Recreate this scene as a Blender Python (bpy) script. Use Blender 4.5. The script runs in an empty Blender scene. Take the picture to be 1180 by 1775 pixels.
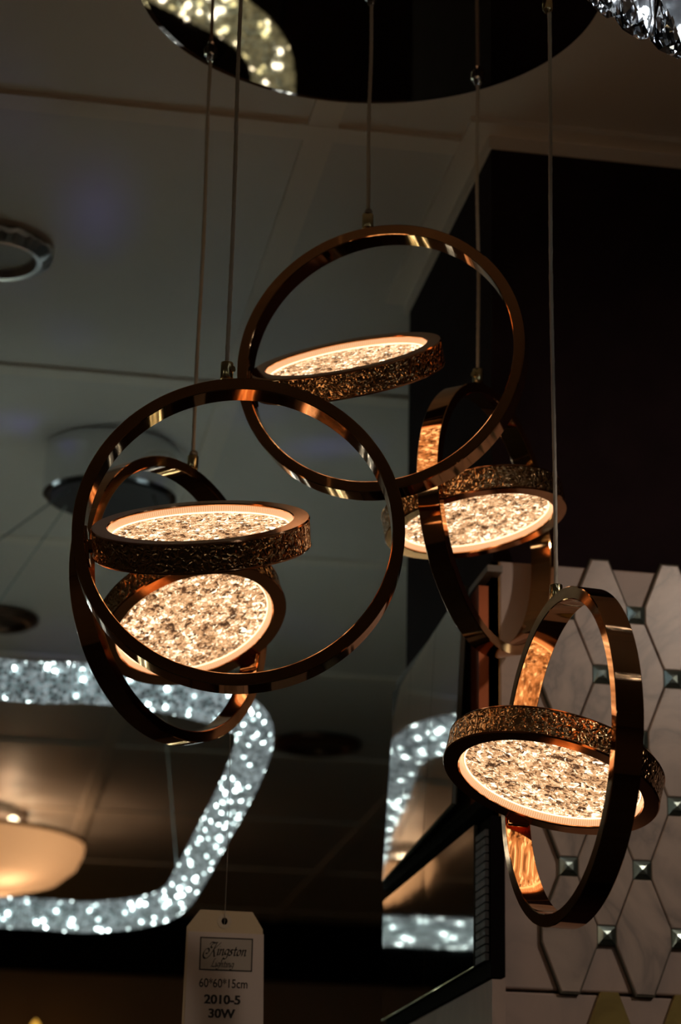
import bpy, bmesh, math, random
from mathutils import Vector, Matrix, noise
random.seed(7)
S = bpy.context.scene
C = S.collection
PI = math.pi
# ------------------------------------------------------------------ camera
F = 3900.0; CX, CY = 590.0, 887.5
P, R, Y = math.radians(19.25), math.radians(1.2), math.radians(9.6)
FW = Vector((math.sin(Y)*math.cos(P), math.cos(Y)*math.cos(P), math.sin(P)))
RT0 = Vector((math.cos(Y), -math.sin(Y), 0)); UP0 = RT0.cross(FW)
RT = RT0*math.cos(R) + UP0*math.sin(R); UP = RT.cross(FW)
EYE = Vector((0, 0, 1.55))
cam = bpy.data.cameras.new('camera'); co = bpy.data.objects.new('camera', cam); C.objects.link(co)
co.matrix_world = Matrix(((RT.x, UP.x, -FW.x, EYE.x), (RT.y, UP.y, -FW.y, EYE.y), (RT.z, UP.z, -FW.z, EYE.z), (0, 0, 0, 1)))
cam.sensor_fit = 'VERTICAL'; cam.sensor_height = 36; cam.sensor_width = 24
cam.lens = F/1775*36
cam.clip_start = .05
cam.dof.use_dof = True; cam.dof.focus_distance = 1.47; cam.dof.aperture_fstop = 11.0
S.camera = co
def ray(x, y): return (RT*((x-CX)/F) - UP*((y-CY)/F) + FW)
def atz(x, y, h):                    # point on the horizontal plane h above the eye
    d = ray(x, y); return EYE + d*(h/d.z)
def aty(x, y, yy): d = ray(x, y); return EYE + d*(yy/d.y)
def atx(x, y, xx): d = ray(x, y); return EYE + d*(xx/d.x)
def atd(x, y, z): return EYE + ray(x, y)*z
def W(x, y, h): return Vector((x, y, 1.55+h))
# ------------------------------------------------------------------ materials
def srgb(r, g, b):
    f = lambda c: (c/255/12.92) if c <= 10 else ((c/255+.055)/1.055)**2.4
    return (f(r), f(g), f(b), 1)
def mat(name, base=(.5,.5,.5), rough=.5, metal=0, **kw):
    m = bpy.data.materials.new(name); m.use_nodes = True
    p = m.node_tree.nodes['Principled BSDF']
    p.inputs['Base Color'].default_value = (*base[:3], 1); p.inputs['Roughness'].default_value = rough
    p.inputs['Metallic'].default_value = metal
    for k, v in kw.items():
        p.inputs[k.replace('_', ' ')].default_value = v
    return m
class N:
    def __init__(s, m): s.t = m.node_tree; s.p = s.t.nodes.get('Principled BSDF')
    def n(s, ty, ins=None, **kw):
        x = s.t.nodes.new(ty)
        for k, v in kw.items(): setattr(x, k, v)
        for k, v in (ins or {}).items():
            if isinstance(v, bpy.types.NodeSocket): s.t.links.new(v, x.inputs[k])
            else: x.inputs[k].default_value = v
        return x
    def l(s, a, b): s.t.links.new(a, b)
    def ramp(s, fac, stops, interp='LINEAR'):
        x = s.n('ShaderNodeValToRGB', {'Fac': fac}); e = x.color_ramp; e.interpolation = interp
        while len(e.elements) < len(stops): e.elements.new(.5)
        for q, (pos, c) in zip(e.elements, stops): q.position = pos; q.color = c if len(c) == 4 else (*c, 1)
        return x.outputs['Color']
GOLD = mat('rose_gold_polished', (.86, .45, .21), .055, 1)
k = N(GOLD); tc = k.n('ShaderNodeTexCoord'); nz = k.n('ShaderNodeTexNoise', {'Vector': tc.outputs['Object'], 'Scale': 28., 'Detail': 1.})
bp = k.n('ShaderNodeBump', {'Height': nz.outputs['Fac'], 'Strength': .25, 'Distance': .0006}); k.l(bp.outputs['Normal'], k.p.inputs['Normal'])
LIP = mat('rose_gold_lip', (.84, .42, .20), .13, 1)
BRASS = mat('pale_brass', (.78, .66, .36), .16, 1)
HAM = mat('hammered_rose_gold', (.90, .53, .25), .15, 1)
k = N(HAM); tc = k.n('ShaderNodeTexCoord')
nz = k.n('ShaderNodeTexNoise', {'Vector': tc.outputs['Object'], 'Scale': 210., 'Detail': 0.})
sc = k.n('ShaderNodeVectorMath', {0: nz.outputs['Color'], 'Scale': .0055}, operation='SCALE')
ad = k.n('ShaderNodeVectorMath', {0: tc.outputs['Object'], 1: sc.outputs[0]}, operation='ADD')
vo = k.n('ShaderNodeTexVoronoi', {'Vector': ad.outputs[0], 'Scale': 250.}, feature='DISTANCE_TO_EDGE')
h = k.ramp(vo.outputs['Distance'], [(0, (1, 1, 1)), (.10, (.85, .85, .85)), (.26, (.25, .25, .25)), (.44, (.0, .0, .0)), (.7, (.0, .0, .0))], 'B_SPLINE')
bp = k.n('ShaderNodeBump', {'Height': h, 'Strength': 1., 'Distance': .0008}); k.l(bp.outputs['Normal'], k.p.inputs['Normal'])
CHROME = mat('chrome', (.78, .80, .82), .12, 1)
CANOPY = mat('dark_mirror', (.46, .36, .31), .015, 1)
# lit textured acrylic: facet glints and dark flecks are painted into the emission colour
def emitmat(name):
    m = bpy.data.materials.new(name); m.use_nodes = True
    return m
CRYS = mat('lit_textured_acrylic', (.12, .08, .05), .12)
k = N(CRYS); tc = k.n('ShaderNodeTexCoord'); ob = tc.outputs['Object']
# imitates light bent by pressed facets: a random emission gradient per cell
def facets(scale, warp, wscale, grad):
    n1 = k.n('ShaderNodeTexNoise', {'Vector': ob, 'Scale': wscale, 'Detail': 1.})
    s1 = k.n('ShaderNodeVectorMath', {0: n1.outputs['Color'], 'Scale': warp}, operation='SCALE')
    a1 = k.n('ShaderNodeVectorMath', {0: ob, 1: s1.outputs[0]}, operation='ADD')
    v = k.n('ShaderNodeTexVoronoi', {'Vector': a1.outputs[0], 'Scale': scale}, feature='F1')
    d = k.n('ShaderNodeVectorMath', {0: a1.outputs[0], 1: v.outputs['Position']}, operation='SUBTRACT')
    c = k.n('ShaderNodeVectorMath', {0: v.outputs['Color'], 1: (.5, .5, .5)}, operation='SUBTRACT')
    dt = k.n('ShaderNodeVectorMath', {0: d.outputs[0], 1: c.outputs[0]}, operation='DOT_PRODUCT')
    sp = k.n('ShaderNodeSeparateColor', {'Color': v.outputs['Color']})
    return k.n('ShaderNodeMath', {0: dt.outputs['Value'], 1: grad*scale, 2: sp.outputs[1]}, operation='MULTIPLY_ADD').outputs[0]
fA = facets(205., .013, 130., 1.9); fB = facets(390., .011, 200., 1.8)
m0 = k.n('ShaderNodeMath', {0: fA, 1: .58}, operation='MULTIPLY')
m1 = k.n('ShaderNodeMath', {0: fB, 1: .42, 2: m0.outputs[0]}, operation='MULTIPLY_ADD')
vL = k.n('ShaderNodeTexNoise', {'Vector': ob, 'Scale': 170., 'Detail': 1.5, 'Distortion': 1.2})
li = k.n('ShaderNodeMath', {0: vL.outputs['Fac'], 1: 9.}, operation='MULTIPLY'); lf = k.n('ShaderNodeMath', {0: li.outputs[0], 1: .5}, operation='PINGPONG')
ls = k.n('ShaderNodeMapRange', {'Value': lf.outputs[0], 'From Min': .0, 'From Max': .12, 'To Min': -.20, 'To Max': 0.})
m1 = k.n('ShaderNodeMath', {0: m1.outputs[0], 1: ls.outputs[0]}, operation='ADD')
colr = k.ramp(m1.outputs[0], [(.06, (.070, .032, .016)), (.16, (.22, .105, .050)), (.26, (.55, .27, .115)), (.46, (.84, .45, .205)), (.66, (1.04, .61, .31)), (.79, (1.4, .97, .57)), (.93, (2.6, 2.2, 1.5))])
k.l(colr, k.p.inputs['Emission Color']); k.p.inputs['Emission Strength'].default_value = 1.0
bp2 = k.n('ShaderNodeBump', {'Height': m1.outputs[0], 'Strength': .6, 'Distance': .001}); k.l(bp2.outputs['Normal'], k.p.inputs['Normal'])
WALLE = mat('lit_ribbed_acrylic', (.3, .18, .10), .3)
k = N(WALLE); tc = k.n('ShaderNodeTexCoord'); sx = k.n('ShaderNodeSeparateXYZ', {'Vector': tc.outputs['Object']})
at = k.n('ShaderNodeMath', {0: sx.outputs[1], 1: sx.outputs[0]}, operation='ARCTAN2')
ml = k.n('ShaderNodeMath', {0: at.outputs[0], 1: 240.}, operation='MULTIPLY'); sn = k.n('ShaderNodeMath', {0: ml.outputs[0]}, operation='SINE')
c = k.ramp(k.n('ShaderNodeMath', {0: sn.outputs[0], 1: .5, 2: .5}, operation='MULTIPLY_ADD').outputs[0], [(0, (.70, .36, .17)), (1, (1.05, .60, .31))])  # ribs painted as light and dark stripes in the emission
k.l(c, k.p.inputs['Emission Color']); k.p.inputs['Emission Strength'].default_value = .95
LED = mat('warm_led_ring', (.9, .7, .5), .3)
k = N(LED); k.p.inputs['Emission Color'].default_value = (1, .70, .42, 1); k.p.inputs['Emission Strength'].default_value = 2.2
WIRE = mat('clear_cable', (.86, .80, .68), .3)
THREAD = mat('tag_thread', (.45, .42, .38), .6)
CARD = mat('tag_card', (.66, .55, .37), .7)
PAPER = mat('tag_paper', (.66, .58, .54), .6)
INK = mat('black_ink', (.012, .01, .01), .5)
CEIL = mat('ceiling_tile_paint', (.60, .58, .55), .45)
BAR = mat('ceiling_bar_paint', (.84, .77, .68), .5)
DARKW = mat('dark_plum_wall', (.012, .006, .008), .9, 0, Specular_IOR_Level=.15)
BROWNW = mat('brown_wall', (.26, .17, .11), .7)
FLOOR = mat('dark_floor', (.05, .04, .035), .5)
BLACK = mat('black_band', (.006, .005, .006), .95, 0, Specular_IOR_Level=.1)
def noisy(m, scale, a, b, rough=None):
    k = N(m); tc = k.n('ShaderNodeTexCoord'); nz = k.n('ShaderNodeTexNoise', {'Vector': tc.outputs['Object'], 'Scale': scale, 'Detail': 4.})
    k.l(k.ramp(nz.outputs['Fac'], [(.3, a), (.7, b)]), k.p.inputs['Base Color'])
noisy(CEIL, 3, (.70, .655, .60), (.78, .735, .68)); noisy(BROWNW, 2, (.38, .26, .18), (.46, .33, .24)); noisy(FLOOR, 6, (.04, .03, .025), (.06, .05, .045))
noisy(DARKW, 25, (.017, .009, .012), (.026, .014, .018))
def marble(name, a, vein, rough):
    m = mat(name, a, rough); k = N(m); tc = k.n('ShaderNodeTexCoord')
    n1 = k.n('ShaderNodeTexNoise', {'Vector': tc.outputs['Object'], 'Scale': 9., 'Detail': 6., 'Distortion': 1.4})
    ab = k.n('ShaderNodeMath', {0: n1.outputs['Fac'], 1: -.5}, operation='ADD'); ab = k.n('ShaderNodeMath', {0: ab.outputs[0]}, operation='ABSOLUTE')
    c1 = k.ramp(ab.outputs[0], [(0, vein), (.035, tuple(.5*(x+y) for x, y in zip(a, vein))), (.12, a), (1, tuple(min(1, x*1.12) for x in a))])
    k.l(c1, k.p.inputs['Base Color'])
    n2 = k.n('ShaderNodeTexNoise', {'Vector': tc.outputs['Object'], 'Scale': 900.}); bp = k.n('ShaderNodeBump', {'Height': n2.outputs['Fac'], 'Strength': .06, 'Distance': .0005})
    k.l(bp.outputs['Normal'], k.p.inputs['Normal']); return m
MARB = marble('honed_marble', (.68, .57, .50), (.42, .36, .33), .28)
SLAB = marble('marble_slab', (.62, .49, .43), (.55, .44, .39), .4)
ONYX = marble('yellow_green_stone', (.42, .33, .09), (.25, .19, .05), .3)
GROUT = mat('dark_grout', (.09, .085, .06), .7)
FACET = mat('mirror_backed_glass', (.62, .80, .76), .22, 1)
MIRROR = mat('tinted_mirror', (.60, .58, .55), .035, 1)
k = N(MIRROR); tc = k.n('ShaderNodeTexCoord'); nz = k.n('ShaderNodeTexNoise', {'Vector': tc.outputs['Object'], 'Scale': 18., 'Detail': 2.})
bp = k.n('ShaderNodeBump', {'Height': nz.outputs['Fac'], 'Strength': .1, 'Distance': .0004}); k.l(bp.outputs['Normal'], k.p.inputs['Normal'])
GLEDGE = mat('glass_edge', (.03, .04, .035), .3)
GREYB = mat('grey_board', (.34, .33, .30), .5)
COPPER = mat('copper_strip', (.36, .095, .03), .45, .6)
DGOLD = mat('dark_gold_trim', (.50, .28, .09), .45, .35)
BOWL = mat('lit_cream_glass', (.6, .5, .38), .25)
k = N(BOWL); tr = k.n('ShaderNodeBsdfTranslucent', {'Color': (.80, .66, .50, 1)}); mx_ = k.n('ShaderNodeMixShader', {0: .8, 1: k.p.outputs[0], 2: tr.outputs[0]})
k.l(mx_.outputs[0], k.t.nodes['Material Output'].inputs['Surface'])
BULB = mat('warm_bulb', (1, .9, .7), .3); k = N(BULB); k.p.inputs['Emission Color'].default_value = (1, .80, .5, 1); k.p.inputs['Emission Strength'].default_value = 7
AMBER = mat('amber_glow', (.9, .5, .1), .3); k = N(AMBER); k.p.inputs['Emission Color'].default_value = (1, .50, .07, 1); k.p.inputs['Emission Strength'].default_value = .9
PANEL = mat('fill_panel', (1, 1, 1), .4); k = N(PANEL); k.p.inputs['Emission Color'].default_value = (1, .92, .74, 1); k.p.inputs['Emission Strength'].default_value = 2.6
CORE = mat('cool_led_core', (.8, .9, .95), .3); k = N(CORE); k.p.inputs['Emission Color'].default_value = (.62, .88, .84, 1); k.p.inputs['Emission Strength'].default_value = .10
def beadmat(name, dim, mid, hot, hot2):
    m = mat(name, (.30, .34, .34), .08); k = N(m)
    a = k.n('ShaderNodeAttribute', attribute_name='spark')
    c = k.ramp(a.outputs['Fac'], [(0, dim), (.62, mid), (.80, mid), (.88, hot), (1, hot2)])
    k.l(c, k.p.inputs['Emission Color']); k.p.inputs['Emission Strength'].default_value = 1.  # sparkle is put into the emission, random per bead
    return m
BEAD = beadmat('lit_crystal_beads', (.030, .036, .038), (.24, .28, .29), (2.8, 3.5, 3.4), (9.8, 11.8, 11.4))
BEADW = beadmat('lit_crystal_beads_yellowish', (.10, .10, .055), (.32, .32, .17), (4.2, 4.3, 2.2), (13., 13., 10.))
BLOCKG = mat('clear_crystal', (.92, .96, 1), .0, 0, Transmission_Weight=1., IOR=1.52)
COOLSTRIP = mat('cool_led_strip', (.9, .95, 1), .3); k = N(COOLSTRIP); k.p.inputs['Emission Color'].default_value = (.95, .98, 1, 1); k.p.inputs['Emission Strength'].default_value = 5.5
# ------------------------------------------------------------------ helpers
def tag(o, label, cat, group=None):
    o['label'] = label; o['category'] = cat
    if group: o['group'] = group
    return o
def mk(name, bm, m, parent=None, smooth=None, loc=None):
    me = bpy.data.meshes.new(name); bm.normal_update(); bm.to_mesh(me); bm.free()
    for q in (m if isinstance(m, (list, tuple)) else [m]): me.materials.append(q)
    if smooth is not None:
        for p in me.polygons: p.use_smooth = True
        me.set_sharp_from_angle(angle=math.radians(smooth))
    o = bpy.data.objects.new(name, me); C.objects.link(o)
    if parent: o.parent = parent
    if loc is not None: o.location = loc
    return o
def empty(name, loc):
    o = bpy.data.objects.new(name, None); C.objects.link(o); o.location = loc; o.empty_display_size = .05; return o
def struct(o): o['kind'] = 'structure'; return o
def lathe(prof, seg=128, closed=True, bm=None, M=None):
    bm = bm or bmesh.new(); rows = []
    for i in range(seg):
        a = 2*PI*i/seg; row = []
        for r, z in prof:
            v = Vector((r*math.cos(a), r*math.sin(a), z)); row.append(bm.verts.new(M @ v if M else v))
        rows.append(row)
    n = len(prof)
    for i in range(seg):
        A, B = rows[i], rows[(i+1) % seg]
        for j in range(n if closed else n-1):
            q = (j+1) % n
            try: bm.faces.new((A[j], B[j], B[q], A[q]))
            except ValueError: pass
    bmesh.ops.remove_doubles(bm, verts=bm.verts, dist=1e-6)
    return bm
def box(bm, x0, x1, y0, y1, z0, z1, M=None, bev=0):
    vs = [Vector((x, y, z)) for x in (x0, x1) for y in (y0, y1) for z in (z0, z1)]
    v = [bm.verts.new(M @ q if M else q) for q in vs]
    fs = [bm.faces.new([v[i] for i in f]) for f in ((0,1,3,2),(4,6,7,5),(0,4,5,1),(2,3,7,6),(0,2,6,4),(1,5,7,3))]
    if bev:
        es = {e for f in fs for e in f.edges}
        bmesh.ops.bevel(bm, geom=list(es), offset=bev, segments=2, affect='EDGES', profile=.5)
    return bm
def tube(bm, pts, r, seg=10, closed=False, caps=True):
    pts = [Vector(p) for p in pts]; n = len(pts); rows = []
    up = Vector((0, 0, 1))
    for i, p in enumerate(pts):
        a = pts[(i-1) % n] if closed or i > 0 else p; b = pts[(i+1) % n] if closed or i < n-1 else p
        t = (b-a).normalized(); u = t.cross(up)
        if u.length < 1e-3: u = t.cross(Vector((1, 0, 0)))
        u.normalize(); w = u.cross(t)
        rr = r[i] if isinstance(r, (list, tuple)) else r
        rows.append([bm.verts.new(p + rr*(math.cos(2*PI*k/seg)*u + math.sin(2*PI*k/seg)*w)) for k in range(seg)])
    for i in range(n if closed else n-1):
        A, B = rows[i], rows[(i+1) % n]
        for k in range(seg): bm.faces.new((A[k], A[(k+1) % seg], B[(k+1) % seg], B[k]))
    if caps and not closed: bm.faces.new(rows[0][::-1]); bm.faces.new(rows[-1])
    return bm
def cat(pts, per=8, closed=False):
    pts = [Vector(p) for p in pts]; n = len(pts); out = []
    for i in range(n if closed else n-1):
        g = (lambda k: pts[k % n]) if closed else (lambda k: pts[max(0, min(n-1, k))])
        p0, p1, p2, p3 = g(i-1), g(i), g(i+1), g(i+2)
        for s in range(per):
            t = s/per
            out.append(.5*((2*p1) + (p2-p0)*t + (2*p0-5*p1+4*p2-p3)*t*t + (3*p1-p0-3*p2+p3)*t**3))
    if not closed: out.append(pts[-1])
    return out
def frame_from_normal(n, loc=(0, 0, 0)):
    z = Vector(n).normalized(); x = Vector((0, 0, 1)).cross(z); x.normalize(); y = z.cross(x)
    return Matrix(((x.x, y.x, z.x, loc[0]), (x.y, y.y, z.y, loc[1]), (x.z, y.z, z.z, loc[2]), (0, 0, 0, 1)))
# ------------------------------------------------------------------ the setting
HC = .985                                   # ceiling above the eye
ZC = 1.55 + HC
WX, WY, WYE = .4245, 1.743, 2.103           # the dark partition: its left face, front face and far end
bm = bmesh.new(); box(bm, -3, 3.2, -3, 6.3, ZC+.0036, ZC+.05)
ceiling = struct(mk('ceiling', bm, CEIL))
bm = bmesh.new()
GX, GY, GP, BW = .2745, 1.772, .6145, .0135
for i in range(-6, 6):
    x = GX + i*GP
    if -3 < x < 3.2: box(bm, x-BW, x+BW, -3, 6.3, ZC, ZC+.0037)
for i in range(-8, 8):
    y = GY + i*GP
    if -3 < y < 6.3: box(bm, -3, 3.2, y-BW, y+BW, ZC-.0004, ZC+.0037)
mk('grid_bars', bm, BAR, ceiling)
bm = bmesh.new()                             # wall angle running round the partition's head
box(bm, WX-.024, WX, WY-.024, WYE+.012, ZC-.0015, ZC+.004); box(bm, WX, 3.2, WY-.024, WY, ZC-.0015, ZC+.004)
box(bm, WX-.003, WX, WY-.003, WYE+.012, ZC-.014, ZC-.001); box(bm, WX, 3.2, WY-.003, WY, ZC-.014, ZC-.001)
struct(mk('trim_1', bm, BAR))
bm = bmesh.new(); box(bm, WX, 3.2, WY, WYE, 0, ZC); struct(mk('wall_right', bm, DARKW))
bm = bmesh.new(); box(bm, -3, 3.2, -3, 6.3, -.05, 0); struct(mk('floor', bm, FLOOR))
bm = bmesh.new(); box(bm, -3.1, -3, -3, 6.3, 0, ZC+.05); struct(mk('wall_left', bm, BROWNW))
bm = bmesh.new(); box(bm, 3.2, 3.3, -3, 6.3, 0, ZC+.05); struct(mk('wall_side', bm, BROWNW))
bm = bmesh.new(); box(bm, -3.1, 3.3, -3.1, -3, 0, ZC+.05); struct(mk('wall_back', bm, BROWNW))
bm = bmesh.new(); box(bm, -3.1, 3.3, 6.3, 6.4, 0, ZC+.05); struct(mk('wall_far', bm, BROWNW))
bm = bmesh.new(); box(bm, -3.0, 3.2, 6.24, 6.3, ZC-.155, ZC+.01); struct(mk('trim_2', bm, BLACK))
# ------------------------------------------------------------------ the five ring pendants and their canopy
RO, RT_, RW = .108, .0082, .0177
DR, DH, LW = .071, .0196, .0106
CANZ = 1.55 + .965
CAN = Vector((.268, 1.496))
prof = lambda r0, r1, h, b: [(r0+b, -h), (r1-b, -h), (r1, -h+b), (r1, h-b), (r1-b, h), (r0+b, h), (r0, h-b), (r0, -h+b)]
def ring_bm(): return lathe(prof(RO-RT_, RO, RW/2, .0005), 180)
def band_bm():
    h = DH/2-.0008
    return lathe([(DR-.0012, -h)] + [(DR, -h+.0006+(2*h-.0012)*i/6) for i in range(7)] + [(DR-.0012, h)], 180, closed=False)
def lip_bm(s):
    z = s*DH/2; d = s*.0009
    return lathe([(DR-.0005, z-2.2*d), (DR+.0003, z-d*1.1), (DR-.0004, z), (DR-LW+.0006, z), (DR-LW, z-d), (DR-LW, z-2.2*d)], 160, closed=False)
REC = .0064
def wall_bm(s):
    z = s*DH/2; return lathe([(DR-LW-.0001, z-s*.0015), (DR-LW-.0016, z-s*REC)], 160, closed=False)
def led_bm(s):
    z = s*(DH/2-REC+.0008); r = DR-LW-.0026
    return lathe([(r+.0005*math.cos(a), z+.0005*math.sin(a)) for a in [i*PI/3 for i in range(6)]], 120)
def panel_bm(s):
    bm = bmesh.new(); z = s*(DH/2-REC); Rm = DR-LW-.0012; n = 22; pts = [[bm.verts.new((0, 0, z))]]
    for i in range(1, n+1):
        r = Rm*i/n; m = 6*i; row = []
        for j in range(m):
            a = 2*PI*j/m; jj = .0 if i == n else 1.
            rr = r + jj*random.uniform(-.0009, .0009); a += jj*random.uniform(-.3, .3)/max(m, 1)*3
            row.append(bm.verts.new((rr*math.cos(a), rr*math.sin(a), z + (jj*random.uniform(-.0007, .0007)))))
        pts.append(row)
    for j in range(6): bm.faces.new((pts[0][0], pts[1][j], pts[1][(j+1) % 6]))
    for i in range(1, n):
        A, B = pts[i], pts[i+1]; a = b = 0; na, nb = len(A), len(B)
        while a < na or b < nb:
            if b < nb and (a >= na or (b+1)/nb <= (a+1)/na): bm.faces.new((A[a % na], B[b % nb], B[(b+1) % nb])); b += 1
            else: bm.faces.new((A[a % na], B[b % nb], A[(a+1) % na])); a += 1
    bmesh.ops.recalc_face_normals(bm, faces=bm.faces)
    return bm
def make_pendant():
    root = empty('ring_pendant', (0, 0, 0))
    ring = mk('outer_ring', ring_bm(), GOLD, root, 25)
    disc = mk('light_disc', band_bm(), HAM, root, 60)
    for s in (1, -1):
        mk('disc_lip', lip_bm(s), LIP, disc, 30)
        mk('ribbed_wall', wall_bm(s), WALLE, disc, 30)
        mk('led_ring', led_bm(s), LED, disc, 60)
        mk('crystal_panel', panel_bm(s), CRYS, disc)
    return root, ring, disc
def dup(o, parent=None):
    c = o.copy(); C.objects.link(c); c.parent = parent
    for ch in list(o.children): dup(ch, c)
    return c
PEND = [   # ring centre, ring normal, connector px x, disc centre, disc normal, label
 ((.1668, 1.381, .4696), (-.1531, -.9858, .069), 392, (.1427, 1.3847, .4665), (-.1504, -.4867, .8605), 'rose gold ring lamp facing forward at centre left, tilted glowing disc near its left edge'),
 ((.2818, 1.4997, .6517), (-.4041, -.9136, .0443), 637, (.2589, 1.5098, .6477), (-.2886, -.4891, .8231), 'topmost of the five rose gold ring lamps, hung from the middle of the canopy'),
 ((.1459, 1.6022, .4881), (.7164, -.697, .0319), 333, (.1629, 1.6245, .4825), (.2325, -.3791, -.8957), 'rose gold ring lamp behind the forward facing one, the paper tag hanging below it'),
 ((.3919, 1.6206, .5769), (.7805, -.6245, .0277), 828, (.3746, 1.5984, .5733), (.1722, -.0655, -.9829), 'rose gold ring lamp behind and below the topmost one, before the dark wall'),
 ((.3792, 1.3569, .328), (-.9967, -.0795, .0187), 964, (.3773, 1.3849, .3238), (-.2667, -.1438, -.953), 'lowest rose gold ring lamp at right, seen edge on before the marble tile board'),
]
def pix(w):
    d = Vector(w) - EYE; z = d.dot(FW); return CX + F*d.dot(RT)/z, CY - F*d.dot(UP)/z
proto = make_pendant()
roots = [proto[0]] + [dup(proto[0]) for _ in range(4)]
for i, (rc, rn, cx, dc, dn, lab) in enumerate(PEND):
    rc = Vector(rc) + Vector((0, 0, 1.55)); dc = Vector(dc) + Vector((0, 0, 1.55))
    root = roots[i]
    root.location = rc
    tag(root, lab, 'pendant lamp', 'five ring pendants of one cluster')
    ring = [c for c in root.children if c.name.startswith('outer_ring')][0]; disc = [c for c in root.children if c.name.startswith('light_disc')][0]
    A = frame_from_normal(rn); ring.matrix_local = A
    D = frame_from_normal(dn); D.translation = dc - rc; disc.matrix_local = D
    # the point of the band the cable connector stands on
    best = min((abs(pix(rc + A.to_3x3() @ Vector((RO*math.sin(t), RO*math.cos(t), 0)))[0]-cx), t) for t in [math.radians(q/10) for q in range(-300, 300)])[1]
    top = A.to_3x3() @ Vector((RO*math.sin(best), RO*math.cos(best), 0))
    T = Matrix.Translation(top + Vector((0, 0, .0022)))
    cb = lathe([(.0001, -.003), (.0026, -.003), (.0026, .0015), (.0041, .0018), (.0043, .0022), (.0043, .0128), (.0041, .0133), (.0014, .0134), (.0001, .0134)], 40, closed=False, M=T)
    con = mk('cable_connector', cb, BRASS, root, 30)
    if i in (3, 0):
        bm = bmesh.new(); d = Vector((-.8 if i == 3 else .5, -.6, 0)).normalized(); p0 = top + Vector((0, 0, .0098))
        tube(bm, [p0+d*.003, p0+d*.0062], .0022, 14); mk('set_screw', bm, BRASS, con, 40)
    if i in (1, 2):
        bm = bmesh.new(); bmesh.ops.create_uvsphere(bm, u_segments=16, v_segments=10, radius=.0032, matrix=Matrix.Translation(top+Vector((.0005, 0, .0175))))
        mk('cable_stopper', bm, mat('clear_plastic', (.8, .75, .68), .1, 0, Transmission_Weight=.7), con, 60)
    hang = CANZ - rc.z
    bm = bmesh.new(); z0 = top.z+.012; n = 60; pts = []
    for q in range(n+1):
        t = q/n; amp = .0007*math.sin(PI*t)
        pts.append(Vector((top.x + amp*math.sin(7*t+i*2), top.y + amp*math.cos(5*t+i), z0 + (hang-z0)*t)))
    tube(bm, pts, .00142, 10); wire = mk('suspension_wire', bm, WIRE, root, 60)
    bm = bmesh.new()
    for ph in (0, PI):                      # a fine steel strand twisted round the clear cable
        tube(bm, [p + .00138*Vector((math.cos(26*j/2+ph), math.sin(26*j/2+ph), 0)) for j, p in enumerate(cat(pts, 3))], .0002, 5)
    mk('steel_strand', bm, WIRE, wire, 60)
    bush = lathe([(.0001, hang-.009), (.0022, hang-.009), (.0034, hang-.006), (.0036, hang-.0035), (.0055, hang-.003), (.0055, hang), (.0001, hang)], 28, closed=False, M=Matrix.Translation(Vector((top.x, top.y, 0))))
    mk('cable_bush', bush, CHROME, root, 40)
    if i == 4:
        zg = atd(951, 12, 1).z
        # gripper that takes up the spare cable
        d = ray(951, 12); yy = (rc+top).y; hz = (EYE + d*(yy/d.y)).z - rc.z
        g = lathe([(.0001, -.0055), (.0016, -.0055), (.0034, -.003), (.0036, -.002), (.0036, .0065), (.003, .0075), (.0001, .0075)], 28, closed=False, M=Matrix.Translation(Vector((top.x-.001, top.y, hz))))
        mk('cable_gripper', g, BRASS, root, 40)
    # pivot between the disc's edge and the ring
    dv = dc-rc; n3 = Vector(rn).normalized(); dv -= n3*dv.dot(n3); u = dv.normalized(); w = n3.cross(u)
    M = Matrix(((u.x, w.x, n3.x, 0), (u.y, w.y, n3.y, 0), (u.z, w.z, n3.z, 0), (0, 0, 0, 1)))
    bm = bmesh.new(); a = RO-RT_
    box(bm, a-.0022, a+.0003, -.012, .012, -.0075, .0075, M, .0006); box(bm, a-.0045, a-.0015, -.0035, .0035, -.003, .003, M)
    piv = mk('pivot_block', bm, GOLD, root)
bm = lathe([(.0001, CANZ), (.178, CANZ), (.1830, CANZ+.0006), (.1838, CANZ+.002), (.1838, ZC), (.0001, ZC)], 180, closed=False, M=Matrix.Translation(Vector((CAN.x, CAN.y, 0))))
can = mk('ceiling_canopy', bm, CANOPY, None, 4)
tag(can, 'large round dark mirror canopy on the ceiling that carries the five ring lamps', 'ceiling canopy')
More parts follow.
